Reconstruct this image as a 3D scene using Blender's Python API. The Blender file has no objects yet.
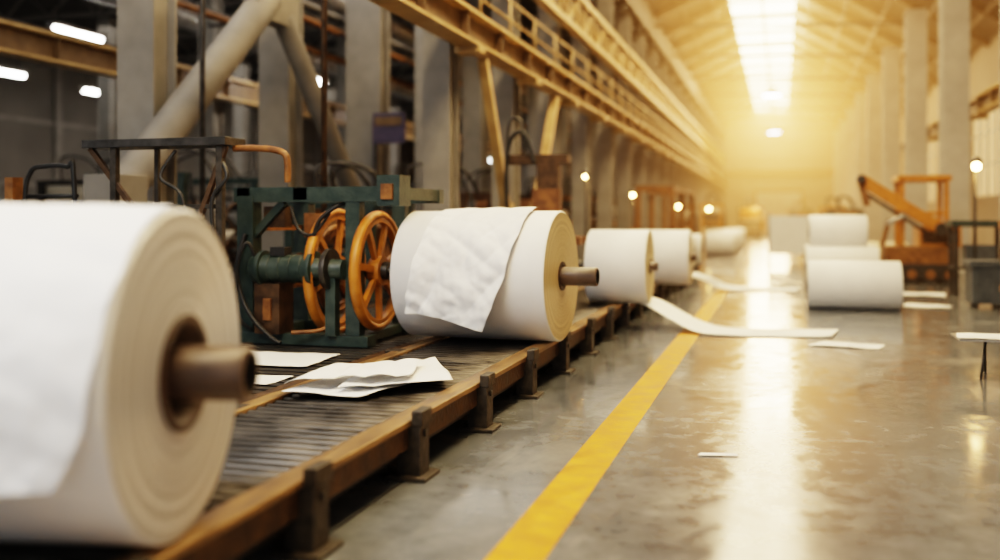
import bpy, bmesh, math, random
from mathutils import Vector, Matrix, noise
random.seed(7)
scene = bpy.context.scene
C = bpy.context.collection
try:
    scene.view_settings.view_transform='Filmic'
    scene.view_settings.look='High Contrast'
except Exception as ex: print('look',ex)

# ---------------------------------------------------------------- materials
def new_mat(name):
    m = bpy.data.materials.new(name); m.use_nodes = True
    nt = m.node_tree; nt.nodes.clear()
    out = nt.nodes.new('ShaderNodeOutputMaterial')
    return m, nt, out

def mat(name, c1, c2=None, rough=0.5, metal=0.0, scale=6.0, bump=0.0, bscale=30.0, rough2=None, stretch=(1,1,1), detail=4, spec=0.5, coat=0.0):
    m, nt, out = new_mat(name)
    N = nt.nodes.new; L = nt.links.new
    p = N('ShaderNodeBsdfPrincipled'); L(p.outputs[0], out.inputs[0])
    p.inputs['Metallic'].default_value = metal
    p.inputs['Specular IOR Level'].default_value = spec
    p.inputs['Coat Weight'].default_value = coat
    tc = N('ShaderNodeTexCoord'); mp = N('ShaderNodeMapping'); mp.inputs['Scale'].default_value = stretch
    L(tc.outputs['Object'], mp.inputs[0])
    n = N('ShaderNodeTexNoise'); n.inputs['Scale'].default_value = scale; n.inputs['Detail'].default_value = detail
    L(mp.outputs[0], n.inputs['Vector'])
    c2 = c2 or c1
    r = N('ShaderNodeValToRGB'); r.color_ramp.elements[0].position = .35; r.color_ramp.elements[1].position = .68
    r.color_ramp.elements[0].color = (*c1, 1); r.color_ramp.elements[1].color = (*c2, 1)
    L(n.outputs[0], r.inputs[0]); L(r.outputs[0], p.inputs['Base Color'])
    rr = N('ShaderNodeMapRange'); rr.inputs[1].default_value=.3; rr.inputs[2].default_value=.7
    rr.inputs[3].default_value = rough; rr.inputs[4].default_value = rough2 if rough2 is not None else rough
    L(n.outputs[0], rr.inputs[0]); L(rr.outputs[0], p.inputs['Roughness'])
    if bump > 0:
        n2 = N('ShaderNodeTexNoise'); n2.inputs['Scale'].default_value = bscale; n2.inputs['Detail'].default_value = 5
        L(mp.outputs[0], n2.inputs['Vector'])
        b = N('ShaderNodeBump'); b.inputs['Strength'].default_value = bump; b.inputs['Distance'].default_value = .02
        L(n2.outputs[0], b.inputs['Height']); L(b.outputs[0], p.inputs['Normal'])
    return m

def emis(name, col, s):
    m, nt, out = new_mat(name)
    e = nt.nodes.new('ShaderNodeEmission'); e.inputs[0].default_value=(*col,1); e.inputs[1].default_value=s
    nt.links.new(e.outputs[0], out.inputs[0]); return m

def roll_end_mat(name, ca, cb):
    m, nt, out = new_mat(name); N=nt.nodes.new; L=nt.links.new
    p=N('ShaderNodeBsdfPrincipled'); L(p.outputs[0],out.inputs[0])
    tc=N('ShaderNodeTexCoord'); sep=N('ShaderNodeSeparateXYZ'); L(tc.outputs['Object'],sep.inputs[0])
    cmb=N('ShaderNodeCombineXYZ'); L(sep.outputs[1],cmb.inputs[0]); L(sep.outputs[2],cmb.inputs[1])
    ln=N('ShaderNodeVectorMath'); ln.operation='LENGTH'; L(cmb.outputs[0],ln.inputs[0])
    n=N('ShaderNodeTexNoise'); n.noise_dimensions='1D'; n.inputs['Scale'].default_value=30; n.inputs['Detail'].default_value=7
    n.inputs['Roughness'].default_value=.75
    L(ln.outputs['Value'],n.inputs['W'])
    r=N('ShaderNodeValToRGB'); r.color_ramp.elements[0].position=.3; r.color_ramp.elements[1].position=.7
    r.color_ramp.elements[0].color=(*ca,1); r.color_ramp.elements[1].color=(*cb,1)
    L(n.outputs[0],r.inputs[0]); L(r.outputs[0],p.inputs['Base Color'])
    p.inputs['Roughness'].default_value=.28; p.inputs['Anisotropic'].default_value=.94
    p.inputs['Specular IOR Level'].default_value=1.0
    t=N('ShaderNodeTangent'); t.direction_type='RADIAL'; t.axis='X'; L(t.outputs[0],p.inputs['Tangent'])
    b=N('ShaderNodeBump'); b.inputs['Strength'].default_value=.8; b.inputs['Distance'].default_value=.012
    L(n.outputs[0],b.inputs['Height']); L(b.outputs[0],p.inputs['Normal'])
    return m

M_paper = mat('paper_white',(.80,.81,.82),(.86,.87,.88),rough=.5,scale=2.5,bump=.2,bscale=4)
M_sheet = mat('paper_sheet',(.85,.86,.875),(.89,.90,.915),rough=.6,scale=3,bump=.25,bscale=8)
M_cream = mat('paper_cream',(.66,.57,.42),(.74,.65,.50),rough=.6,scale=3,bump=.1,bscale=5)
M_end   = roll_end_mat('roll_end_white',(.27,.27,.275),(.70,.70,.71))
M_endc  = roll_end_mat('roll_end_cream',(.50,.38,.18),(.76,.62,.36))
M_board = mat('core_board',(.04,.023,.016),(.075,.044,.03),rough=.5,scale=12,bump=.15)
M_shaft = mat('core_shaft',(.07,.046,.033),(.115,.077,.055),rough=.36,scale=8,bump=.08)
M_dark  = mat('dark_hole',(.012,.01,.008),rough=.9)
M_rust  = mat('rusty_steel',(.06,.035,.02),(.14,.08,.04),rough=.45,rough2=.6,metal=.5,scale=9,bump=.3)
M_railt = mat('rail_worn_top',(.18,.105,.045),(.40,.25,.11),rough=.3,rough2=.5,metal=.6,scale=12,bump=.2,stretch=(1,.2,1))
M_post  = mat('post_steel',(.045,.038,.03),(.09,.074,.058),rough=.5,metal=.5,scale=14,bump=.3)
M_roller= mat('roller_steel',(.05,.045,.04),(.13,.118,.105),rough=.28,rough2=.5,metal=.85,scale=5)
M_bed   = mat('bed_dark',(.018,.016,.014),(.036,.032,.028),rough=.55,metal=.3,scale=5,bump=.2)
M_teal  = mat('green_grey_paint',(.022,.038,.034),(.050,.070,.060),rough=.42,scale=8,bump=.25)
M_orange= mat('orange_paint',(.42,.155,.018),(.58,.235,.033),rough=.4,scale=7,bump=.15)
M_orangd= mat('orange_worn',(.15,.06,.016),(.31,.135,.035),rough=.5,scale=9,bump=.25)
M_black = mat('black_rubber',(.015,.014,.013),(.03,.028,.026),rough=.5,scale=9)
M_gun   = mat('gunmetal',(.05,.045,.04),(.10,.09,.08),rough=.4,metal=.7,scale=9,bump=.1)
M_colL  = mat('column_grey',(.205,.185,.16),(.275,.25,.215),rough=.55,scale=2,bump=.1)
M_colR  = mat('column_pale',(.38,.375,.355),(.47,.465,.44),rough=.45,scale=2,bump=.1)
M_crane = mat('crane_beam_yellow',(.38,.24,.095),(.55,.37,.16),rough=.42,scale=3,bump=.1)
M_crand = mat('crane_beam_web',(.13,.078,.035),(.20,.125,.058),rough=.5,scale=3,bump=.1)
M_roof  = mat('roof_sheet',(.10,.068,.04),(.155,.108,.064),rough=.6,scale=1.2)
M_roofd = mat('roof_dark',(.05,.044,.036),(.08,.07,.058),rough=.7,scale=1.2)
M_wall  = mat('wall_paint',(.14,.125,.105),(.19,.17,.145),rough=.7,scale=.6)
M_wallf = mat('wall_far_paint',(.25,.21,.16),(.31,.265,.21),rough=.6,scale=.4)
M_bin   = mat('bin_grey',(.05,.058,.068),(.09,.10,.11),rough=.5,scale=5)
M_galv  = mat('galvanised',(.32,.30,.28),(.44,.42,.39),rough=.4,metal=.7,scale=6)
M_tube  = emis('tube_glow',(1,.97,.92),40)
M_bulb  = emis('warm_bulb',(1,.55,.17),110)
M_sky   = emis('skylight_glow',(1,.74,.40),19)
M_win   = emis('window_glow',(1,.60,.27),1.2)
M_purp  = mat('sign_purple',(.05,.045,.08),(.09,.07,.12))

def floor_mat():
    m,nt,out=new_mat('polished_concrete'); N=nt.nodes.new; L=nt.links.new
    p=N('ShaderNodeBsdfPrincipled'); L(p.outputs[0],out.inputs[0])
    tc=N('ShaderNodeTexCoord')
    n1=N('ShaderNodeTexNoise'); n1.inputs['Scale'].default_value=.5; n1.inputs['Detail'].default_value=8; n1.inputs['Roughness'].default_value=.55; n1.inputs['Distortion'].default_value=.6
    n2=N('ShaderNodeTexNoise'); n2.inputs['Scale'].default_value=6; n2.inputs['Detail'].default_value=9; n2.inputs['Roughness'].default_value=.65
    for n in (n1,n2): L(tc.outputs['Object'],n.inputs['Vector'])
    r=N('ShaderNodeValToRGB'); e=r.color_ramp.elements
    e[0].position=.32; e[0].color=(.092,.099,.106,1); e[1].position=.68; e[1].color=(.165,.173,.182,1)
    L(n1.outputs[0],r.inputs[0])
    r2=N('ShaderNodeValToRGB'); f=r2.color_ramp.elements; f[0].position=.35; f[0].color=(.76,.76,.76,1); f[1].position=.66; f[1].color=(1.14,1.14,1.14,1)
    L(n2.outputs[0],r2.inputs[0])
    mx=N('ShaderNodeMix'); mx.data_type='RGBA'; mx.blend_type='MULTIPLY'; mx.inputs[0].default_value=1
    L(r.outputs[0],mx.inputs[6]); L(r2.outputs[0],mx.inputs[7])
    br=N('ShaderNodeTexBrick'); br.inputs['Scale'].default_value=1; br.inputs['Brick Width'].default_value=4.0; br.inputs['Row Height'].default_value=3.0
    br.offset=0; br.inputs['Mortar Size'].default_value=.009
    br.inputs['Color1'].default_value=(1,1,1,1); br.inputs['Color2'].default_value=(1,1,1,1); br.inputs['Mortar'].default_value=(.3,.29,.28,1)
    L(tc.outputs['Object'],br.inputs['Vector'])
    mx2=N('ShaderNodeMix'); mx2.data_type='RGBA'; mx2.blend_type='MULTIPLY'; mx2.inputs[0].default_value=1
    L(mx.outputs[2],mx2.inputs[6]); L(br.outputs[0],mx2.inputs[7])
    n4=N('ShaderNodeTexNoise'); n4.inputs['Scale'].default_value=1.1; n4.inputs['Detail'].default_value=9; n4.inputs['Roughness'].default_value=.66; n4.inputs['Distortion'].default_value=.8
    mp=N('ShaderNodeMapping'); mp.inputs['Scale'].default_value=(1.3,.7,1); L(tc.outputs['Object'],mp.inputs[0]); L(mp.outputs[0],n4.inputs['Vector'])
    r4=N('ShaderNodeValToRGB'); g=r4.color_ramp.elements; g[0].position=.58; g[0].color=(0,0,0,1); g[1].position=.70; g[1].color=(.32,.32,.32,1)
    L(n4.outputs[0],r4.inputs[0])
    mx3=N('ShaderNodeMix'); mx3.data_type='RGBA'; mx3.inputs[7].default_value=(.29,.29,.285,1)
    L(r4.outputs[0],mx3.inputs[0]); L(mx2.outputs[2],mx3.inputs[6])
    L(mx3.outputs[2],p.inputs['Base Color'])
    rr=N('ShaderNodeMapRange'); rr.inputs[1].default_value=.40; rr.inputs[2].default_value=.60; rr.inputs[3].default_value=.05; rr.inputs[4].default_value=.27
    ad=N('ShaderNodeMath'); ad.operation='MULTIPLY_ADD'; ad.inputs[1].default_value=.35
    L(n2.outputs[0],ad.inputs[0]); h=N('ShaderNodeMath'); h.operation='MULTIPLY'; h.inputs[1].default_value=.65
    L(n4.outputs[0],h.inputs[0]); L(h.outputs[0],ad.inputs[2]); L(ad.outputs[0],rr.inputs[0])
    L(rr.outputs[0],p.inputs['Roughness'])
    p.inputs['Specular IOR Level'].default_value=.8
    b=N('ShaderNodeBump'); b.inputs['Strength'].default_value=.05; b.inputs['Distance'].default_value=.01
    L(n2.outputs[0],b.inputs['Height']); L(b.outputs[0],p.inputs['Normal'])
    return m
M_floor=floor_mat()
M_yel = mat('yellow_line_paint',(.42,.18,.006),(.64,.30,.010),rough=.4,rough2=.55,scale=6,bump=.1,detail=10,spec=.3)

# ---------------------------------------------------------------- mesh builder
def frame(a):
    a=Vector(a).normalized()
    t=Vector((0,0,1)) if abs(a.z)<.95 else Vector((0,1,0))
    u=t.cross(a).normalized(); v=a.cross(u)
    return a,u,v

class B:
    def __init__(s,name,origin=None):
        s.name=name; s.V=[]; s.F=[]; s.M=[]; s.S=[]; s.mats=[]; s.origin=origin
    def mi(s,m):
        if m not in s.mats: s.mats.append(m)
        return s.mats.index(m)
    def add(s,vs,fs,m,smooth=False):
        o=len(s.V); s.V+= [Vector(v) for v in vs]; k=s.mi(m)
        for f in fs: s.F.append([i+o for i in f]); s.M.append(k); s.S.append(smooth)
    def box(s,a,b,m):
        x0,y0,z0=a; x1,y1,z1=b
        vs=[(x0,y0,z0),(x1,y0,z0),(x1,y1,z0),(x0,y1,z0),(x0,y0,z1),(x1,y0,z1),(x1,y1,z1),(x0,y1,z1)]
        s.add(vs,[(0,3,2,1),(4,5,6,7),(0,1,5,4),(1,2,6,5),(2,3,7,6),(3,0,4,7)],m)
    def beam(s,p,q,w,h,m):
        p=Vector(p); q=Vector(q); a,u,v=frame(q-p)
        vs=[]
        for c in (p,q):
            for i,j in ((-1,-1),(1,-1),(1,1),(-1,1)): vs.append(c+u*i*w/2+v*j*h/2)
        s.add(vs,[(0,3,2,1),(4,5,6,7),(0,1,5,4),(1,2,6,5),(2,3,7,6),(3,0,4,7)],m)
    def lathe(s,o,axis,prof,mats,seg=48,jit=0):
        a,u,v=frame(axis); o=Vector(o)
        if not isinstance(mats,(list,tuple)): mats=[mats]*(len(prof)-1)
        for k in range(len(prof)-1):
            (t0,r0),(t1,r1)=prof[k],prof[k+1]
            vs=[]
            for i in range(seg):
                an=2*math.pi*i/seg; d=u*math.cos(an)+v*math.sin(an)
                vs.append(o+a*t0+d*r0); vs.append(o+a*t1+d*r1)
            fs=[(2*i,2*((i+1)%seg),2*((i+1)%seg)+1,2*i+1) for i in range(seg)]
            s.add(vs,fs,mats[k],abs(t1-t0)>1e-5)
    def cyl(s,p,q,r,m,seg=20,r2=None):
        p=Vector(p); q=Vector(q); l=(q-p).length; r2=r if r2 is None else r2
        s.lathe(p,q-p,[(0,1e-4),(0,r),(l,r2),(l,1e-4)],m,seg)
    def torus(s,c,axis,R,r,m,seg=48,sub=10,rz=None):
        a,u,v=frame(axis); c=Vector(c); vs=[];fs=[]; rz=rz or r
        for i in range(seg):
            an=2*math.pi*i/seg; d=u*math.cos(an)+v*math.sin(an)
            for j in range(sub):
                b=2*math.pi*j/sub
                vs.append(c+d*(R+r*math.cos(b))+a*rz*math.sin(b))
        for i in range(seg):
            for j in range(sub):
                fs.append((i*sub+j,((i+1)%seg)*sub+j,((i+1)%seg)*sub+(j+1)%sub,i*sub+(j+1)%sub))
        s.add(vs,fs,m,True)
    def tube(s,pts,r,m,seg=10,sm=0):
        P=[Vector(p) for p in pts]
        if sm:
            Q=[]
            n=len(P)
            for i in range(n-1):
                p0=P[max(i-1,0)];p1=P[i];p2=P[i+1];p3=P[min(i+2,n-1)]
                for k in range(sm):
                    t=k/sm
                    Q.append(.5*((2*p1)+(p2-p0)*t+(2*p0-5*p1+4*p2-p3)*t*t+(-p0+3*p1-3*p2+p3)*t**3))
            Q.append(P[-1]); P=Q
        vs=[];fs=[]; u=None
        for i,p in enumerate(P):
            d=(P[min(i+1,len(P)-1)]-P[max(i-1,0)]).normalized()
            if u is None: _,u,v=frame(d)
            else:
                u=(u-d*u.dot(d)).normalized(); v=d.cross(u)
            for j in range(seg):
                b=2*math.pi*j/seg; vs.append(p+(u*math.cos(b)+v*math.sin(b))*r)
        for i in range(len(P)-1):
            for j in range(seg):
                fs.append((i*seg+j,(i)*seg+(j+1)%seg,(i+1)*seg+(j+1)%seg,(i+1)*seg+j))
        s.add(vs,fs,m,True)
        s.add(vs[:seg],[tuple(range(seg))[::-1]],m); s.add(vs[-seg:],[tuple(range(seg))],m)
    def sphere(s,c,r,m,seg=16,sub=10,sz=1):
        c=Vector(c); prof=[]
        for i in range(sub+1):
            b=-math.pi/2+math.pi*i/sub; prof.append((r*sz*math.sin(b),max(r*math.cos(b),1e-4)))
        s.lathe(c,(0,0,1),prof,m,seg)
    def grid(s,f,nu,nv,m,smooth=True):
        vs=[f(i/(nu-1),j/(nv-1)) for j in range(nv) for i in range(nu)]
        fs=[(j*nu+i,j*nu+i+1,(j+1)*nu+i+1,(j+1)*nu+i) for j in range(nv-1) for i in range(nu-1)]
        s.add(vs,fs,m,smooth)
    def done(s,bevel=0,rot=0,solid=0):
        if s.origin is None:
            xs=[v.x for v in s.V]; ys=[v.y for v in s.V]; zs=[v.z for v in s.V]
            o=Vector(((min(xs)+max(xs))/2,(min(ys)+max(ys))/2,min(zs)))
            V=[v-o for v in s.V]
        else: o=Vector(s.origin); V=s.V
        me=bpy.data.meshes.new(s.name); me.from_pydata([tuple(v) for v in V],[],s.F)
        for m in s.mats: me.materials.append(m)
        me.polygons.foreach_set('material_index',s.M); me.polygons.foreach_set('use_smooth',s.S)
        me.update()
        bm=bmesh.new(); bm.from_mesh(me); bmesh.ops.remove_doubles(bm,verts=bm.verts,dist=1e-5)
        if not solid: bmesh.ops.recalc_face_normals(bm,faces=bm.faces)
        bm.to_mesh(me); bm.free()
        ob=bpy.data.objects.new(s.name,me); C.objects.link(ob); ob.location=o
        ob.rotation_euler=(0,0,rot)
        if bevel:
            b=ob.modifiers.new('bevel','BEVEL'); b.width=bevel; b.segments=2; b.limit_method='ANGLE'; b.angle_limit=math.radians(50)
        if solid:
            b=ob.modifiers.new('thick','SOLIDIFY'); b.thickness=solid
        return ob

# ---------------------------------------------------------------- room shell
Y0,Y1=-2,84
b=B('floor'); b.box((-27,Y0-3,-.2),(7,Y1,0),M_floor); b.done()
b=B('wall_left'); b.box((-27.3,Y0,0),(-27,Y1,8.1),M_wall)
for i in range(24): b.box((-27.0,Y0+i*3.6,0),(-26.85,Y0+i*3.6+.3,8),M_colL)
for z in (2.6,5.0): b.box((-27.0,Y0,z),(-26.9,Y1,z+.15),M_colL)
b.done()
b=B('wall_far')
b.box((-27,Y1,0),(7,Y1+.3,11.3),M_wallf)
for z in (1.6,3.2,4.8,6.4,8.0): b.box((-4.6,Y1-.06,z),(7,Y1,z+.12),M_colL)
for x in (-3.8,-1.2,1.4,4.0): b.box((x,Y1-.08,0),(x+.14,Y1,9.5),M_colL)
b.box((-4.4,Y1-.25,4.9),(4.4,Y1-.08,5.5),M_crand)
b.done()
b=B('door_1'); b.box((-1.9,Y1-.2,0),(1.7,Y1-.08,3.6),M_colR); b.box((-2.05,Y1-.24,0),(-1.9,Y1-.08,3.75),M_crand); b.box((1.7,Y1-.24,0),(1.85,Y1-.08,3.75),M_crand); b.box((-2.05,Y1-.24,3.6),(1.85,Y1-.08,3.75),M_crand)
for i in range(9): b.box((-1.9,Y1-.22,.3+i*.4),(1.7,Y1-.2,.33+i*.4),M_crand)
b.done()
b=B('wall_right')
b.box((7,Y0,0),(7.3,Y1,2.2),M_wallf); b.box((7,Y0,5.6),(7.3,Y1,7.8),M_wallf)
for i in range(13):
    y=Y0+i*7; b.box((7,y,2.2),(7.3,y+1.6,5.6),M_wallf)
b.done()
for i in range(12):
    y=Y0+i*7+1.6
    b=B('window_%d'%(i+2)); b.box((7.12,y,2.2),(7.16,y+5.4,5.6),M_win)
    for k in range(1,4): b.box((7.05,y+k*1.35-.04,2.2),(7.17,y+k*1.35+.04,5.6),M_colR)
    for k in range(1,3): b.box((7.06,y,2.2+k*1.13-.03),(7.17,y+5.4,2.2+k*1.13+.03),M_colR)
    b.done()
def slope(x):
    return 10.4-(x-.6)*.4375 if x>.6 else 10.4-(-2-x)*.4375
b=B('ceiling')
for (xa,xb) in ((.6,7.3),(-2,-4.75)):
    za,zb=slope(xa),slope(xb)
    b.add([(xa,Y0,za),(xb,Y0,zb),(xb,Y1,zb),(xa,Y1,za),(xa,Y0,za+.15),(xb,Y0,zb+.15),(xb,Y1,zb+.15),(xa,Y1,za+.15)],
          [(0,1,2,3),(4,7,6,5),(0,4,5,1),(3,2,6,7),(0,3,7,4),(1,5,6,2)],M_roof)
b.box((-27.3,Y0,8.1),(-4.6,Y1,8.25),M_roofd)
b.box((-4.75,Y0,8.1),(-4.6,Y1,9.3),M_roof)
b.done()
b=B('ceiling_rafters')
y=1.5
while y<Y1:
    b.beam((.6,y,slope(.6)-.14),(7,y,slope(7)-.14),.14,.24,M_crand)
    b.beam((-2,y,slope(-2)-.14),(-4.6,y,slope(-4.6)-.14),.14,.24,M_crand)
    b.beam((-2.05,y,10.3),(.65,y,10.3),.14,.2,M_colR)
    if int(y*2)%2: b.beam((-4.6,y,8.75),(4.4,y,8.35),.1,.1,M_crand)
    b.box((-27,y-.08,7.9),(-4.6,y+.08,8.1),M_roofd)
    b.box((-26.9,y-.05,7.15),(-8.3,y+.05,7.25),M_colL)
    x=-26.5; s_=1
    while x<-8.9:
        b.beam((x,y,7.2 if s_>0 else 7.95),(x+.8,y,7.95 if s_>0 else 7.2),.06,.06,M_colL); x+=.8; s_=-s_
    y+=3.5
for k in range(5):
    x=1.2+k*1.25; b.beam((x,Y0,slope(x)-.05),(x,Y1,slope(x)-.05),.08,.12,M_crand)
for k in range(2):
    x=-2.6-k*1.1; b.beam((x,Y0,slope(x)-.05),(x,Y1,slope(x)-.05),.08,.12,M_crand)
b.done()
b=B('window_1'); b.box((-2,Y0,10.42),(.6,Y1,10.46),M_sky)
for i in range(60): b.box((-2,Y0+i*1.45,10.34),(.6,Y0+i*1.45+.06,10.42),M_colR)
b.box((-.75,Y0,10.33),(-.65,Y1,10.42),M_colR)
b.done()

# ---------------------------------------------------------------- columns
def hcol(x,y,w,d,h,m,name='steel_column'):
    b=B(name)
    t=.05
    b.box((x-w/2,y-d/2,0),(x+w/2,y-d/2+t,h),m); b.box((x-w/2,y+d/2-t,0),(x+w/2,y+d/2,h),m)
    b.box((x-w*.3,y-d/2+t,0),(x+w*.3,y+d/2-t,h),m)
    b.box((x-w/2-.06,y-d/2-.06,0),(x+w/2+.06,y+d/2+.06,.06),m)
    b.done()
for k in range(-1,8):
    y=27.4+7.4*k
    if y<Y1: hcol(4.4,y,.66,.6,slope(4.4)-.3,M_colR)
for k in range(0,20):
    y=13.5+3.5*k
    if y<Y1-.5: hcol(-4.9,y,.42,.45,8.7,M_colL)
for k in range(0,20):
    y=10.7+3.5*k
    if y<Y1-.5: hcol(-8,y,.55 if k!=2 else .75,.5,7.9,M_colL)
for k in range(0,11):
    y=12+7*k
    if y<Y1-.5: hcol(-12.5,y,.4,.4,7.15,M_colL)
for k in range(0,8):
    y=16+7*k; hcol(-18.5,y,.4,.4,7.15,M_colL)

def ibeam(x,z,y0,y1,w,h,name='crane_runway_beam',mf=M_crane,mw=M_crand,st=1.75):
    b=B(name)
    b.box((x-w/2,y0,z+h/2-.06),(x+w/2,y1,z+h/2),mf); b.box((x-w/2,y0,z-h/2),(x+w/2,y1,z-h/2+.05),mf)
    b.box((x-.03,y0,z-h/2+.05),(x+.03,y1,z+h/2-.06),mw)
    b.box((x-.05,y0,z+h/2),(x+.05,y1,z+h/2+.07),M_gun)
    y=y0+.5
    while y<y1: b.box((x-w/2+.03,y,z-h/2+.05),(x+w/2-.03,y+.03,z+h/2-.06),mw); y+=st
    return b
b=ibeam(-4.45,4.25,2,Y1,.36,.5)
y=13.5
while y<Y1-1: b.box((-4.65,y-.15,3.9),(-4.25,y+.15,4.0),M_crane); y+=3.5
b.done()
b=ibeam(5.0,4.35,2,Y1,.32,.46)
y=20.0
while y<Y1-1: b.box((4.74,y-.15,4.02),(5.2,y+.15,4.12),M_crane); y+=7.4
b.done()
ibeam(-12,4.35,6,Y1,.34,.5).done()
b=B('lattice_girder')
Ye=Y1-.6
for z in (5.75,6.55): b.box((-4.62,5,z-.07),(-4.42,Ye,z+.07),M_crane)
y=5; up=True
while y<Ye-.9:
    za,zb=(5.8,6.5) if up else (6.5,5.8)
    b.beam((-4.52,y,za),(-4.52,y+.875,zb),.07,.07,M_crane); b.box((-4.56,y-.04,5.82),(-4.48,y+.04,6.48),M_crane)
    y+=.875; up=not up
b.done()
b=B('walkway_railing')
for z in (4.95,5.3): b.cyl((-4.6,4,z),(-4.6,Ye,z),.025,M_crane,8)
y=4
while y<Ye: b.cyl((-4.6,y,4.55),(-4.6,y,5.3),.025,M_crane,8); y+=1.75
b.done()
b=B('diagonal_brace')
X=-7.42
b.cyl((X,9.45,1.75),(X,12.75,4.75),.23,M_colL,28); b.cyl((X,13.2,4.55),(X,15.8,1.85),.17,M_colL,28)
b.box((X-.14,12.3,4.4),(X+.14,13.5,4.9),M_colL)
b.box((X-.25,9.1,0),(X+.25,9.6,1.95),M_colL); b.box((X-.22,15.5,0),(X+.22,15.95,1.95),M_colL)
b.done(.01)
b=B('diagonal_brace')
b.beam((-4.4,17.35,1.6),(-4.4,18.9,3.9),.16,.16,M_crane); b.beam((-4.4,14.0,3.9),(-4.4,15.3,1.6),.14,.14,M_crane)
b.box((-4.5,15.2,0),(-4.3,15.45,1.7),M_crane); b.box((-4.5,17.2,0),(-4.3,17.45,1.7),M_crane); b.done()
b=B('overhead_duct')
for (x,z,r) in ((-9.6,6.3,.26),(-14.0,6.4,.32)):
    b.cyl((x,4,z),(x,70,z),r,M_galv,24)
    y=5
    while y<70: b.torus((x,y,z),(0,1,0),r,.025,M_galv,24,6); b.cyl((x,y,z+r),(x,y,8.09),.012,M_gun,6); y+=3.5
b.done()
b=B('overhead_pipes')
for i,(x,z,r) in enumerate(((-8.6,5.2,.06),(-8.75,5.35,.05),(-8.6,5.5,.05),(-11.2,5.6,.07),(-11.4,5.75,.05))):
    b.cyl((x,5,z),(x,70,z),r,(M_orangd,M_gun,M_colL)[i%3],12)
y=7
while y<70: b.box((-8.9,y,5.08),(-8.45,y+.06,5.14),M_gun); b.box((-11.6,y,5.47),(-11.05,y+.06,5.53),M_gun); b.cyl((-8.9,y+.03,5.1),(-8.9,y+.03,8.09),.012,M_gun,6); b.cyl((-11.6,y+.03,5.5),(-11.6,y+.03,8.09),.012,M_gun,6); y+=3.5
b.done()

# ---------------------------------------------------------------- conveyor
b=B('roller_conveyor')
XR,XL=-2.03,-3.08
b.box((XR-.06,.8,.17),(XR+.05,24,.30),M_rust); b.box((XR-.07,.8,.30),(XR+.07,24,.335),M_railt)
b.box((XL-.05,.8,.17),(XL+.05,24,.30),M_rust); b.box((XL-.06,.8,.30),(XL+.06,24,.33),M_railt)
b.box((XL,.8,.12),(XR,24,.16),M_bed)
y=1.2
while y<24:
    b.cyl((XL+.06,y,.275),(XR-.07,y,.275),.043,M_roller,12); y+=.105
y=1.24
while y<24:
    for x,sg in ((XR,1),(XL,-1)):
        cx=x+sg*.05
        b.box((cx-.07,y-.075,.02),(cx+.07,y+.075,.333),M_post)
        if sg>0: b.box((cx+.02,y-.08,.30),(cx+.085,y+.08,.385),M_post)
        b.box((cx-.12,y-.12,0),(cx+.12,y+.12,.025),M_post)
        b.cyl((cx+sg*.07,y,.25),(cx+sg*.085,y,.25),.022,M_gun,8)
    b.box((XL,y-.03,.06),(XR,y+.03,.12),M_rust)
    y+=1.25
b.done(.006)
b=B('slatted_platform')
b.box((-5.3,2.2,0),(-3.3,12.0,.16),M_bed)
b.box((-3.36,2.2,.16),(-3.28,12.0,.28),M_rust); b.box((-5.3,2.2,.16),(-5.22,12.0,.28),M_rust)
y=2.3
while y<11.9: b.box((-5.2,y,.2),(-3.38,y+.09,.26),M_gun); y+=.15
b.box((-5.15,2.3,.16),(-5.05,11.9,.2),M_rust); b.box((-3.5,2.3,.16),(-3.42,11.9,.2),M_rust)
b.done(.004)

# ---------------------------------------------------------------- paper rolls
def roll(name,end,z,R,L,rot=0,core=.1,ring=.2,stick=.25,cream=False,body=None,mend=None):
    body=body or M_paper; me=mend or (M_endc if cream else M_end)
    c=Vector((end[0],end[1],0))-Vector((math.cos(rot),math.sin(rot),0))*L/2
    b=B(name,origin=(c.x,c.y,z)); h=L/2; e=.012
    prof=[(-h+.05,core+.02),(-h+.05,ring-.035),(-h-.01,ring-.03),(-h-.01,ring),(-h,ring),(-h,R-e),(-h+e,R),(0,R),(h-e,R),(h,R-e),(h,(R*2+ring)/3),(h,ring),(h+.012,ring),(h+.012,ring-.03),(h-.09,ring-.04),(h-.09,core*.9)]
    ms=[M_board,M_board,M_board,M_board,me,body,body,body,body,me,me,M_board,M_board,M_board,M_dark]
    b.lathe((0,0,0),(1,0,0),prof,ms,128 if R>.5 else 64)
    if stick>0:
        p2=[(-h-stick*.6,.001),(-h-stick*.6,core),(h-.09,core),(h-.05,core*1.0),(h+stick-.01,core),(h+stick,core-.01),(h+stick,core*.76),(h+stick-.12,core*.72),(h+stick-.12,.001)]
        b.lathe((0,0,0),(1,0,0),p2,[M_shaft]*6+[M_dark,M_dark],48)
    return b,c

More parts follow.
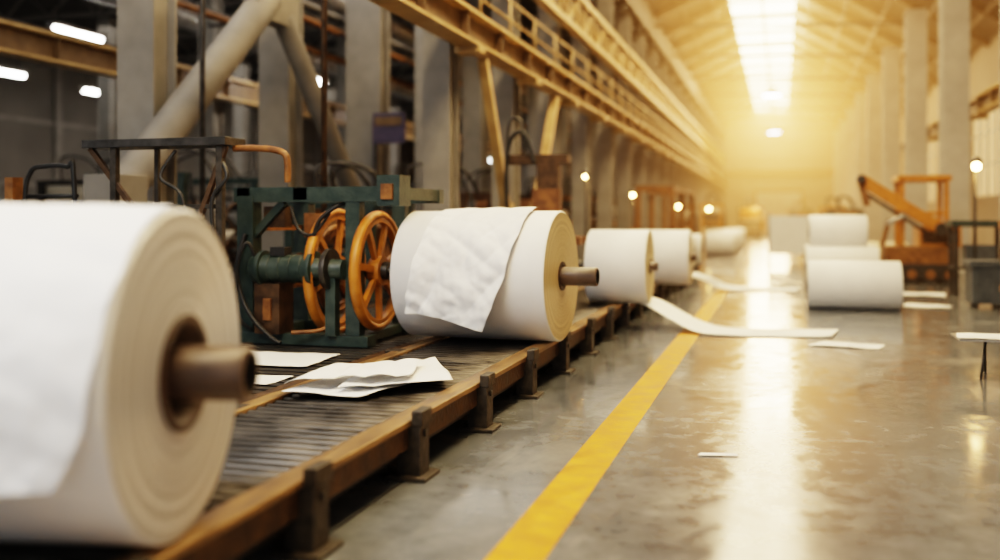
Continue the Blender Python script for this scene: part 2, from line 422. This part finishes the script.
def drape(b,R,x_top,x_bot,phi0,hang,nz=80,amp=.02,seed=0,tail=.0,off=.012,eL=1.3,eR=1.6,slant=0):
    arc=(math.pi/2-phi0)*R; T=arc+hang
    def f(u,v):
        Lv=T*(1-.04*math.sin(3.1*u+seed)-slant*u)
        s=v*Lv
        xl=x_top[0]+(x_bot[0]-x_top[0])*v**eL; xr=x_top[1]+(x_bot[1]-x_top[1])*v**eR
        x=xl+(xr-xl)*u+.012*noise.noise(Vector((s*6,u*3,seed)))
        n=.9*noise.noise(Vector((x*1.8+seed,s*1.3,seed)))
        a=x*3.2+s*2.2; c_=x*2.0-s*3.4
        n+=1.1*abs(noise.noise(Vector((a,c_*.35,seed+8))))+.65*abs(noise.noise(Vector((c_*1.3,a*.4,seed+5))))
        n+=.12*noise.noise(Vector((x*14,s*14,seed)))
        w=off+amp*(.2+v)*(n+.75)
        if s<arc:
            p=phi0+s/R; return Vector((x,-(R+w)*math.sin(p),(R+w)*math.cos(p)))
        d=s-arc
        return Vector((x,-(R+w)-tail*(d/hang)**2,-d))
    b.grid(f,90,nz,M_sheet)

R1=.576; r1=math.radians(12)
b,c=roll('paper_roll',(-2.01,2.89),.336+R1,R1,1.75,rot=r1,core=.096,ring=.205,stick=.24); b.done(0,r1)
b=B('loose_paper_sheet',origin=(c.x,c.y,.336+R1)); drape(b,R1,(-.86,.868),(-.86,.76),.10,.27,seed=4,amp=.036,off=.012,eR=6); b.done(0,r1)
R2=.59; r2=math.radians(-3)
b,c=roll('paper_roll',(-1.89,8.4),.336+R2,R2,1.44,rot=r2,core=.085,ring=.13,stick=.33,cream=True); b.done(0,r2)
b=B('loose_paper_sheet',origin=(c.x,c.y,.336+R2)); drape(b,R2,(-.36,.50),(-.52,.22),.0,.36,seed=1,amp=.08,eR=2.4,slant=-.03,off=.006); b.done(0,r2)
for (x,y,R,L) in ((-1.62,12.4,.48,.78),(-1.42,16.0,.455,.95)):
    b,c=roll('paper_roll',(x,y),.336+R,R,L,core=.06,ring=.1,stick=.1,cream=True); b.done()
for (x,y,R,L) in ((-1.75,19.6,.36,.9),(-1.8,21.4,.36,.9),(-1.8,23.2,.36,.9)):
    b,c=roll('paper_roll',(x,y),.336+R,R,L,core=.06,ring=.1,stick=0,cream=True); b.done()
def froll(x0,x1,y,R,z=None,body=None,rot=0):
    b,c=roll('paper_roll',(x1,y),(R if z is None else z)+.001,R,x1-x0,core=.05,ring=.08,stick=0,body=body,rot=rot,cream=True); b.done(0,rot)
froll(.42,1.80,16.0,.385)
froll(.50,1.90,20.6,.43)
froll(.50,1.90,21.5,.43)
froll(.58,1.72,21.05,.37,z=1.13)
froll(1.95,3.0,25.3,.42,body=M_cream)
for k in range(6):
    b,c=roll('paper_roll',(-1.6-.1*(k%2),37+k*2.4),.45,.45,1.1,core=.06,ring=.1,stick=0,cream=True); b.done()
for (x,y) in ((2.9,38),(2.9,39.1),(3.0,47),(1.0,60),(1.0,61.2)):
    b,c=roll('paper_roll',(x,y),.51,.51,1.5,core=.06,ring=.1,stick=0,cream=True); b.done()

# ---------------------------------------------------------------- loose sheets
def sheet(name,corners,z,amp=.02,seed=0,thick=.002,n=40,curl=0):
    b=B(name); a,bb,c,d=[Vector((*p,0)) for p in corners]
    def f(u,v):
        p=(a*(1-u)+bb*u)*(1-v)+(d*(1-u)+c*u)*v
        k=.8*noise.noise(Vector((p.x*2.5+seed,p.y*2,seed)))+.8*abs(noise.noise(Vector((p.x*4+p.y*2,p.y*2-p.x,seed))))
        return Vector((p.x,p.y,z+max(0,amp*(k+.5))+curl*(max(0,u-.6)/.4)**2))
    b.grid(f,n,n,M_sheet); return b.done(solid=thick)
sheet('loose_paper_sheet',[(-3.0,5.33),(-2.5,5.38),(-2.25,6.2),(-3.02,6.35)],.343,.022,1)
sheet('loose_paper_sheet',[(-2.66,5.42),(-2.07,5.93),(-2.50,6.75),(-2.85,6.2)],.372,.035,2)
sheet('loose_paper_sheet',[(-2.72,5.55),(-2.3,5.75),(-2.45,6.35),(-2.8,6.1)],.41,.04,5)
sheet('loose_paper_sheet',[(-2.72,5.5),(-3.02,5.4),(-3.05,5.95),(-2.78,6.1)],.41,.04,9,curl=-.035)
sheet('loose_paper_sheet',[(-4.6,6.6),(-3.6,6.8),(-3.65,7.5),(-4.55,7.4)],.263,.02,3)
sheet('loose_paper_sheet',[(-4.2,5.9),(-3.5,6.0),(-3.5,6.4),(-4.3,6.3)],.263,.015,6)
sheet('loose_paper_sheet',[(-3.9,4.9),(-3.4,5.0),(-3.45,5.5),(-3.9,5.3)],.263,.015,7)
def web(name,path,wid,seed):
    b=B(name); P=[Vector(p) for p in path]
    def f(u,v):
        t=v*(len(P)-1); i=min(int(t),len(P)-2); t-=i
        p0=P[max(i-1,0)];p1=P[i];p2=P[i+1];p3=P[min(i+2,len(P)-1)]
        q=.5*((2*p1)+(p2-p0)*t+(2*p0-5*p1+4*p2-p3)*t*t+(-p0+3*p1-3*p2+p3)*t**3)
        w=Vector(wid)*(u-.5)
        q=q+w; q.z=max(q.z,.006)+.02*max(0,noise.noise(Vector((q.x*2,q.y*2,seed))))+.01*u
        return q
    b.grid(f,10,60,M_sheet); return b.done(solid=.002)
web('paper_web',[(-1.9,12.8,.36),(-1.6,12.7,.31),(-1.25,12.55,.15),(-.9,12.35,.03),(-.3,12.3,.012),(.2,12.4,.012),(.66,12.5,.012)],(.12,.75,0),1)
web('paper_web',[(-1.6,17.6,.42),(-1.35,18.4,.3),(-1.1,19.2,.10),(-.7,19.6,.02),(-.2,19.7,.012),(.35,19.8,.012)],(.1,.9,0),4)
sheet('loose_paper_sheet',[(.3,11.3),(1.05,11.2),(1.15,11.6),(.5,11.75)],.004,.012,11)
sheet('loose_paper_sheet',[(-.48,5.9),(-.24,5.95),(-.25,6.0),(-.47,5.96)],.004,.006,12)
sheet('loose_paper_sheet',[(1.9,16.6),(2.6,16.5),(2.7,17.0),(2.0,17.1)],.004,.02,13)
sheet('loose_paper_sheet',[(2.2,19.0),(2.9,18.9),(3.0,19.6),(2.2,19.7)],.004,.02,14)

b=B('floor_marking'); b.box((-1.205,.5,.0005),(-.96,20,.003),M_yel); b.done()

# ---------------------------------------------------------------- winding machine
b=B('winding_machine')
for y in (8.05,9.15):
    b.box((-4.96,y-.08,.27),(-4.79,y+.08,1.66),M_teal)
    b.box((-3.84,y-.06,.27),(-3.70,y+.06,1.62),M_teal)
    b.box((-5.0,y-.07,1.60),(-3.32,y+.07,1.74),M_teal)
    b.box((-5.0,y-.1,.27),(-3.6,y+.1,.37),M_teal)
    b.beam((-4.85,y,1.25),(-4.5,y,1.6),.07,.07,M_teal)
for x in (-4.9,-4.3,-3.4): b.box((x-.07,7.98,1.62),(x+.07,9.22,1.735),M_teal)
for x in (-4.88,-3.77): b.box((x-.06,8.0,.28),(x+.06,9.2,.365),M_teal)
b.box((-3.5,7.93,1.56),(-3.28,8.2,1.84),M_teal); b.box((-3.45,7.9,1.62),(-3.34,7.93,1.76),M_orangd)
for z in (.75,1.05,1.35): b.beam((-4.88,8.05,z),(-4.88,9.15,z),.05,.05,M_orangd)
def wheel(cx,cy,cz,R,m,m2,ns=6,w=.05):
    b.torus((cx,cy,cz),(1,0,0),R-.04,.04,m,56,10,rz=w)
    b.lathe((cx-w*.7,cy,cz),(1,0,0),[(0,R-.11),(0,R-.05),(2*w*.7,R-.05),(2*w*.7,R-.11),(0,R-.11)],m,56)
    b.cyl((cx-.10,cy,cz),(cx+.12,cy,cz),.085,m2,24); b.cyl((cx-.05,cy,cz),(cx+.06,cy,cz),.14,m,24)
    for i in range(ns):
        a=2*math.pi*i/ns+.3
        p=(cx,cy+.12*math.cos(a),cz+.12*math.sin(a)); q=(cx,cy+(R-.08)*math.cos(a),cz+(R-.08)*math.sin(a))
        b.beam(p,q,.045,.06,m)
wheel(-3.66,8.32,.95,.57,M_orange,M_gun,7)
wheel(-4.16,8.45,.93,.62,M_orange,M_gun,6)
wheel(-4.30,8.75,.93,.46,M_orangd,M_gun,5,.03)
b.cyl((-5.0,8.32,.95),(-3.52,8.32,.95),.045,M_gun,16)
b.cyl((-5.0,8.55,.93),(-3.75,8.55,.93),.05,M_gun,16)
mx0=-4.78
b.lathe((mx0,7.95,.98),(1,0,0),[(0,.001),(0,.10),(.03,.13),(.10,.135),(.10,.165),(.14,.165),(.14,.13),(.62,.13),(.62,.165),(.66,.165),(.66,.10),(.95,.09),(.95,.001)],M_teal,32)
for i in range(4): b.torus((mx0+.22+i*.11,7.95,.98),(1,0,0),.132,.008,M_teal,32,6)
b.box((-4.72,7.88,.37),(-4.46,8.15,.84),M_rust); b.box((-4.62,7.86,.5),(-4.54,7.88,.7),M_orangd)
b.box((-4.55,7.87,1.1),(-4.4,8.0,1.18),M_black)
b.lathe((-4.0,7.95,.98),(1,0,0),[(0,.001),(0,.19),(.05,.19),(.05,.001)],M_gun,32)
b.box((-4.0,7.9,.37),(-3.9,8.0,1.0),M_teal)
b.box((-4.8,9.0,1.25),(-4.5,9.2,1.5),M_orangd); b.box((-4.72,8.05,1.36),(-4.5,8.2,1.56),M_rust)
b.tube([(-4.86,7.95,1.3),(-4.92,7.9,1.0),(-4.85,7.88,.7),(-4.7,7.84,.5),(-4.5,7.8,.35),(-4.4,7.8,.3)],.022,M_black,8,6)
b.tube([(-4.72,7.9,1.08),(-4.78,7.85,1.22),(-4.88,7.85,1.0),(-4.9,7.88,.55),(-4.8,7.95,.4)],.018,M_black,8,6)
b.tube([(-4.2,8.0,1.1),(-4.1,7.95,1.4),(-3.95,8.0,1.55),(-3.85,8.1,1.6)],.02,M_black,8,6)
b.tube([(-4.4,8.0,1.55),(-4.3,7.95,1.35),(-4.15,7.95,1.3),(-4.0,8.0,1.5)],.015,M_black,8,6)
b.tube([(-3.95,8.0,.5),(-4.05,7.9,.42),(-4.3,7.82,.40)],.02,M_orangd,8,6)
b.done(.006)

b=B('unwind_stand')
for y in (12.0,12.8): b.box((-2.95,y-.06,.34),(-2.83,y+.06,1.12),M_rust); b.box((-3.0,y-.06,1.1),(-2.45,y+.06,1.2),M_orangd)
b.box((-3.0,12.06,1.1),(-2.88,12.74,1.18),M_rust); b.box((-3.0,11.9,.336),(-2.78,12.9,.38),M_rust)
b.cyl((-2.95,12.4,.82),(-2.5,12.4,.82),.07,M_gun,16); b.cyl((-2.8,12.4,.82),(-2.72,12.4,.82),.26,M_orangd,28)
b.done(.005)

b=B('steel_gantry_frame')
z=2.06; ya=6.98; yb=7.2
b.box((-5.85,ya-.06,z),(-4.42,yb+.04,z+.07),M_gun)
for x in (-5.55,-4.5): b.box((x-.03,ya-.03,.262),(x+.03,ya+.03,z),M_post)
b.box((-5.3,yb-.02,.262),(-5.26,yb+.02,z),M_post)
b.beam((-5.8,ya,z),(-5.2,ya,1.35),.045,.045,M_rust); b.beam((-4.45,ya,z),(-4.7,ya,1.45),.045,.045,M_rust)
b.beam((-5.55,ya,1.55),(-4.5,ya,1.55),.04,.04,M_post); b.beam((-5.55,ya,1.0),(-4.5,ya,1.0),.04,.04,M_post)
b.tube([(-4.45,7.1,z-.02),(-4.25,7.1,z-.02),(-4.05,7.1,z-.04),(-3.95,7.1,z-.10),(-3.95,7.12,1.75)],.028,M_orangd,12,6)
b.tube([(-4.55,7.0,2.0),(-4.42,6.95,1.8),(-4.55,6.93,1.6),(-4.52,6.93,1.2)],.018,M_black,8,6)
b.tube([(-4.95,7.0,2.03),(-5.05,6.93,1.8),(-4.85,6.93,1.65),(-4.8,6.95,1.3)],.015,M_black,8,6)
b.done(.004)
b=B('vertical_conduit'); b.cyl((-5.05,9.95,.28),(-5.05,9.95,8.09),.035,M_rust,12); b.box((-5.15,9.85,.262),(-4.95,10.05,.3),M_gun); b.done()
b=B('vertical_conduit'); b.cyl((-7.1,10.6,0),(-7.1,10.6,8.09),.035,M_gun,12); b.box((-7.2,10.5,0),(-7.0,10.7,.05),M_gun); b.done()
b=B('guard_rail')
b.box((-6.75,7.0,0),(-6.66,7.12,1.82),M_orangd)
b.tube([(-6.6,7.1,0),(-6.62,7.1,1.5),(-6.56,7.1,1.86),(-6.4,7.1,1.92),(-6.15,7.1,1.91),(-6.08,7.1,1.8),(-6.02,7.1,0)],.022,M_black,8,5)
for zz in (1.65,1.25,.9): b.cyl((-6.6,7.1,zz),(-6.04,7.1,zz),.018,M_black,8)
b.done()

# ---------------------------------------------------------------- background machinery on the left
def bgmachine(name,x,y,w,d,h,m1,m2,seed):
    rnd=random.Random(seed); b=B(name)
    b.box((x,y,0),(x+w,y+d,.25),M_bed)
    for yy in (y+.1,y+d-.1):
        for xx in (x+.1,x+w-.1): b.box((xx-.07,yy-.07,.25),(xx+.07,yy+.07,h),m1)
        b.box((x,yy-.06,h-.12),(x+w,yy+.06,h),m1); b.box((x,yy-.05,h*.5),(x+w,yy+.05,h*.5+.1),m1)
    for k in range(6):
        zz=.5+rnd.random()*(h-.8); yy=y+.3+rnd.random()*(d-.6); r=.1+rnd.random()*.16
        b.cyl((x+.05,yy,zz),(x+w-.05,yy,zz),r,[M_roller,M_cream,m2][k%3],20)
        b.cyl((x+w-.05,yy,zz),(x+w+.1,yy,zz),r*.4,M_gun,12)
    b.torus((x+w+.06,y+d*.6,h*.55),(1,0,0),h*.22,.035,m2,32,8)
    for i in range(5):
        a=i*2*math.pi/5; b.beam((x+w+.06,y+d*.6,h*.55),(x+w+.06,y+d*.6+h*.21*math.cos(a),h*.55+h*.21*math.sin(a)),.035,.05,m2)
    b.box((x+w-.1,y+.3,.5),(x+w+.1,y+.9,1.3),m2); b.box((x+w+.1,y+.4,.9),(x+w+.13,y+.8,1.2),M_black)
    b.tube([(x+w,y+.2,h),(x+w+.1,y+.1,h*.8),(x+w+.15,y+.4,h*.5),(x+w,y+.7,.4)],.03,M_black,8,5)
    for k in range(3):
        yy=y+rnd.random()*(d-.6); b.tube([(x+w*.3,yy,h),(x+w*.3,yy,h+.3+.3*rnd.random()),(x+w*.6,yy+.3,h+.5),(x+w*.8,yy+.5,h)],.03,M_gun,8,5)
    b.done(.006)
sp=[(-7.1,12.6,1.5,1.6,1.7,M_teal,M_orangd),(-7.0,16.2,1.6,2.0,1.9,M_rust,M_orange),(-7.0,19.6,1.5,2.5,2.0,M_rust,M_orangd),(-6.9,23.5,1.5,2.5,1.9,M_teal,M_orange),
    (-6.9,28.5,1.4,2.6,2.1,M_orangd,M_rust),(-6.9,34,1.4,3,2.0,M_rust,M_orange),(-6.9,41,1.4,3,2.2,M_orangd,M_teal),
    (-11.4,13.5,2,2.5,2.2,M_teal,M_rust),(-11.2,18.5,2,2.5,2.0,M_rust,M_orangd),(-11.2,24.5,2,3,2.4,M_gun,M_orangd),
    (-16.5,18,1.6,3,2.3,M_gun,M_rust),(-17,26,2.4,3,2.4,M_teal,M_rust),(-22,30,2.4,3,2.2,M_gun,M_orangd),
    (-4.2,39.2,.8,2,2.0,M_orangd,M_rust),(-4.2,53,1.2,2,2.2,M_orange,M_rust),(2.0,52,1.3,2.4,2.0,M_orange,M_rust),(2.0,42,1.3,2,1.8,M_teal,M_orangd),(-2.8,68,1.6,2.4,2.2,M_rust,M_orange),(.6,72,1.6,2.4,2.0,M_teal,M_orangd)]
for i,s_ in enumerate(sp): bgmachine('paper_processing_machine',*s_,i)
b=B('portal_frame')
for y in (27,30,33.5):
    b.box((-3.95,y,0),(-3.8,y+.15,2.2),M_orangd); b.box((-3.0,y,0),(-2.85,y+.15,2.2),M_orangd); b.box((-3.95,y,2.2),(-2.85,y+.15,2.35),M_orangd)
for x in (-3.95,-3.0): b.box((x,27.15,2.2),(x+.15,33.5,2.3),M_orangd)
b.done()
b=B('control_pillar'); b.box((-3.7,14.6,0),(-3.35,14.9,2.3),M_rust); b.box((-3.75,14.5,1.2),(-3.3,14.6,1.9),M_orangd); b.box((-4.2,14.6,2.3),(-3.2,14.9,2.45),M_rust)
b.tube([(-3.7,14.5,2.3),(-3.9,14.5,2.8),(-4.15,14.5,2.5),(-4.15,14.5,1.2),(-4.12,14.5,0)],.035,M_black,8,8); b.tube([(-3.9,14.75,2.4),(-4.0,14.75,3.0),(-4.2,14.7,2.8),(-4.2,14.7,1.0),(-4.2,14.7,0)],.03,M_gun,8,8); b.done(.005)
b=B('wall_sign'); b.box((-7.68,17.2,2.9),(-7.0,17.25,3.5),M_purp); b.box((-7.62,17.18,3.25),(-7.06,17.2,3.42),M_crand); b.box((-7.7,17.25,3.15),(-7.0,17.3,3.25),M_gun); b.box((-7.7,17.25,0),(-7.6,17.35,3.5),M_gun); b.done()

# ---------------------------------------------------------------- right side
b=B('orange_loader')
X=2.05;Y=22.6
for s0 in (0,1.0):
    b.box((X+.25,Y+s0,.12),(X+1.6,Y+s0+.3,.42),M_black)
    for k in range(4): b.cyl((X+.35+k*.38,Y+s0-.02,.2),(X+.35+k*.38,Y+s0+.32,.2),.2,M_black,20)
    for k in range(4): b.cyl((X+.35+k*.38,Y+s0-.04,.2),(X+.35+k*.38,Y+s0-.02,.2),.1,M_orangd,16)
b.box((X+.2,Y+.1,.42),(X+1.7,Y+1.2,.8),M_orangd)
b.box((X+.9,Y+.1,.8),(X+1.75,Y+1.2,1.25),M_orange); b.box((X+.95,Y+.08,.88),(X+1.7,Y+.1,1.15),M_rust)
for xx in (X+.55,X+1.45):
    for yy in (Y+.15,Y+1.1): b.box((xx-.05,yy-.05,.8),(xx+.05,yy+.05,2.3),M_orange)
b.box((X+.45,Y+.05,2.25),(X+1.55,Y+1.2,2.38),M_orange)
b.box((X+.5,Y+.12,1.5),(X+1.5,Y+.16,1.58),M_orange)
b.beam((X-.35,Y-.15,2.3),(X+1.3,Y-.15,1.2),.16,.26,M_orange); b.beam((X-.3,Y-.15,2.02),(X+1.2,Y-.15,1.0),.06,.08,M_rust)
b.beam((X-.35,Y-.15,2.35),(X-.2,Y-.15,1.7),.14,.16,M_orangd); b.cyl((X-.33,Y-.3,2.3),(X-.33,Y,2.3),.1,M_gun,16); b.cyl((X+1.3,Y-.3,1.2),(X+1.3,Y+.1,1.2),.14,M_gun,16)
b.cyl((X+.2,Y-.15,1.3),(X+.75,Y-.15,1.6),.05,M_galv,12); b.beam((X+.1,Y-.1,.8),(X+.25,Y-.12,1.4),.1,.1,M_orangd)
b.done(.012)
b=B('waste_bin')
x0,x1,ya,yb=2.93,3.42,16.6,17.2
b.box((x0,ya,.08),(x1,yb,.66),M_bin); b.box((x0-.04,ya-.04,.66),(x1+.04,yb+.04,.76),M_bin)
for k in range(4): b.box((x0+.05+k*.11,ya-.02,.14),(x0+.09+k*.11,ya,.6),M_bin)
for xx in (x0+.08,x1-.08):
    for yy in (ya+.08,yb-.08): b.cyl((xx-.02,yy,.05),(xx+.02,yy,.05),.05,M_black,12)
b.done(.01)
def lamp_post(x,y,h,r=.09):
    b=B('lamp_post'); b.cyl((x,y+.14,0),(x,y+.14,h+.1),.028,M_gun,10); b.cyl((x,y+.14,0),(x,y+.14,.04),.15,M_gun,20)
    b.beam((x,y+.14,h+.08),(x,y,h+.08),.03,.03,M_gun)
    b.lathe((x,y,h),(0,0,1),[(0,.05),(.02,.11),(.05,.09),(.1,.03),(.12,.001)],M_gun,20); b.sphere((x,y,h-.06),r,M_bulb); b.done()
lamp_post(3.28,18.2,2.4,.065)
lamp_post(-3.75,25.2,2.1,.045); lamp_post(-4.1,20.5,2.4,.035); lamp_post(-3.6,35.5,1.9,.05); lamp_post(-3.3,47,1.9,.07)
b=B('orange_machine_stand')
x,y=2.72,12.8
for dx in (0,.75):
    for dy in (0,.6): b.box((x+dx,y+dy,0),(x+dx+.09,y+dy+.09,1.3),M_orange)
b.box((x-.03,y-.03,1.3),(x+.9,y+.75,1.42),M_orangd); b.box((x-.02,y-.02,.5),(x+.88,y+.72,.58),M_orangd)
b.cyl((x-.05,y+.35,.95),(x+.9,y+.35,.95),.18,M_rust,24); b.box((x+.05,y-.05,.15),(x+.7,y+.1,.5),M_rust)
b.beam((x,y-.02,.1),(x+.8,y-.02,1.3),.05,.05,M_orange)
b.done(.008)
b=B('work_bench')
b.box((3.0,18.9,1.28),(3.95,19.6,1.4),M_teal)
for xx in (3.05,3.83):
    for yy in (18.95,19.5): b.box((xx,yy,0),(xx+.07,yy+.07,1.28),M_gun)
b.box((3.05,19.0,.5),(3.9,19.5,.55),M_gun); b.box((3.25,19.0,.55),(3.75,19.4,.95),M_bin); b.done(.006)
b=B('low_trestle_stand')
b.box((1.55,9.35,.345),(2.7,9.85,.362),M_galv)
for xx in (1.78,2.1):
    b.cyl((xx-.05,9.4,0),(xx+.02,9.55,.345),.012,M_gun,8); b.cyl((xx+.07,9.85,0),(xx+.02,9.6,.345),.012,M_gun,8)
    b.cyl((xx-.02,9.47,.17),(xx+.04,9.72,.17),.008,M_gun,8)
for xx in (2.55,): b.cyl((xx,9.45,0),(xx,9.5,.345),.012,M_gun,8); b.cyl((xx,9.8,0),(xx,9.75,.345),.012,M_gun,8)
b.done()
sheet('loose_paper_sheet',[(1.53,9.38),(2.6,9.36),(2.62,9.8),(1.6,9.83)],.363,.012,21)
b=B('white_board_partition')
b.box((-.3,31,.3),(1.2,31.06,1.5),M_sheet)
for xx in (-.36,.4,1.2): b.box((xx,31.07,0),(xx+.06,31.12,1.6),M_galv); b.box((xx-.02,30.85,0),(xx+.08,31.35,.05),M_galv)
b.done()

# ---------------------------------------------------------------- lights
def fluoro(x,y,z,L=1.6):
    b=B('fluorescent_light'); b.box((x-.12,y-L/2,z+.05),(x+.12,y+L/2,z+.13),M_galv)
    b.cyl((x,y-L/2+.04,z),(x,y+L/2-.04,z),.06,M_tube,10)
    for s in (-1,1): b.cyl((x,y+s*L*.35,z+.13),(x,y+s*L*.35,8.09),.012,M_gun,6); b.box((x-.04,y+s*(L/2-.03)-.02,z-.04),(x+.04,y+s*(L/2-.03)+.02,z+.06),M_galv)
    b.done()
for (x,D,z) in ((-14.9,21,5.5),(-15.8,27.8,5.5),(-16.6,43,5.5),(-17.5,50,5.5),(-20.8,26.5,5.5),(-21.3,31,5.5),(-22.4,38.8,5.5),(-22.5,50,5.5),(-23,64,5.5),(-10.6,22.3,4.7),(-10.6,30,4.7),(-10.9,31,3.7),(-10.9,38,3.7)):
    fluoro(x,(D+.2827*x)/.959,z)
for (x,y) in ((-.4,72),(-.4,50)):
    b=B('high_bay_light'); b.lathe((x,y,7.6),(0,0,1),[(0,.001),(0,.45),(.08,.45),(.3,.15),(.5,.12),(.5,.001)],[M_tube]+[M_galv]*4,24); b.cyl((x,y,8.1),(x,y,10.3),.02,M_gun,6); b.done()

def area(name,loc,rot,sx,sy,e,col):
    l=bpy.data.lights.new(name,'AREA'); l.shape='RECTANGLE'; l.size=sx; l.size_y=sy; l.energy=e; l.color=col
    o=bpy.data.objects.new(name,l); C.objects.link(o); o.location=loc; o.rotation_euler=rot; return o
area('front_fill',(-4.2,.3,6.8),(math.radians(22),math.radians(-5),0),4,2.5,500,(.95,.975,1))  # soft key added overhead to brighten the front rolls, not a fixture
area('left_bay_fill',(-9,14,6.9),(0,0,0),5,14,420,(1,.94,.86))  # added fill light, lifts the near part of the left bay
area('left_bay_fill_deep',(-18,34,6.9),(0,0,0),8,24,800,(1,.94,.86))  # added fill light for the dark far part of the left bay
area('skylight_sun_glow',(-.7,58,10.2),(math.radians(-35),0,0),2.4,30,6000,(1,.62,.30))

m,nt,out=new_mat('glow_haze'); N=nt.nodes.new; L=nt.links.new  # volume emits its own golden glow, imitating skylight scattered in haze
ab=N('ShaderNodeVolumeAbsorption'); ab.inputs[0].default_value=(.6,.6,.6,1); ab.inputs[1].default_value=.018
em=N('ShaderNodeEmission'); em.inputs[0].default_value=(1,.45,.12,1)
tc=N('ShaderNodeTexCoord'); sp_=N('ShaderNodeSeparateXYZ'); L(tc.outputs['Object'],sp_.inputs[0])
def M(op,a,b_=None,clamp=False):
    n=N('ShaderNodeMath'); n.operation=op; n.use_clamp=clamp
    for i,q in enumerate((a,b_)):
        if q is None: continue
        if isinstance(q,(int,float)): n.inputs[i].default_value=q
        else: L(q,n.inputs[i])
    return n.outputs[0]
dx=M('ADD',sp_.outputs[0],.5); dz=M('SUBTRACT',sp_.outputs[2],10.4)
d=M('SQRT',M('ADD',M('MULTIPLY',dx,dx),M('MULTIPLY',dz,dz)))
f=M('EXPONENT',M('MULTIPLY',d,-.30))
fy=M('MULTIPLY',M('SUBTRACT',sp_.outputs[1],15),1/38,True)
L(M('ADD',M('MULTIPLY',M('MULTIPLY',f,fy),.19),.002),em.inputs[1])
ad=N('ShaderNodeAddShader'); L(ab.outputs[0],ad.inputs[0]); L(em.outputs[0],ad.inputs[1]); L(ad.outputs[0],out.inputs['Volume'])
b=B('glow_haze',origin=(0,0,0)); b.box((-4.2,15,.02),(6.9,Y1-.3,10.25),m); b.done()

w=bpy.data.worlds.new('World'); scene.world=w; w.use_nodes=True
bg=w.node_tree.nodes['Background']; bg.inputs[0].default_value=(.95,.975,1,1); bg.inputs[1].default_value=.55

cam=bpy.data.cameras.new('camera'); co=bpy.data.objects.new('camera',cam); C.objects.link(co)
co.location=(0,0,1.46); co.rotation_euler=(math.radians(90),0,math.radians(16.42))
cam.sensor_width=36; cam.lens=34.2; cam.shift_y=-.063; cam.clip_end=300
cam.dof.use_dof=True; cam.dof.focus_distance=7.0; cam.dof.aperture_fstop=.5
scene.camera=co
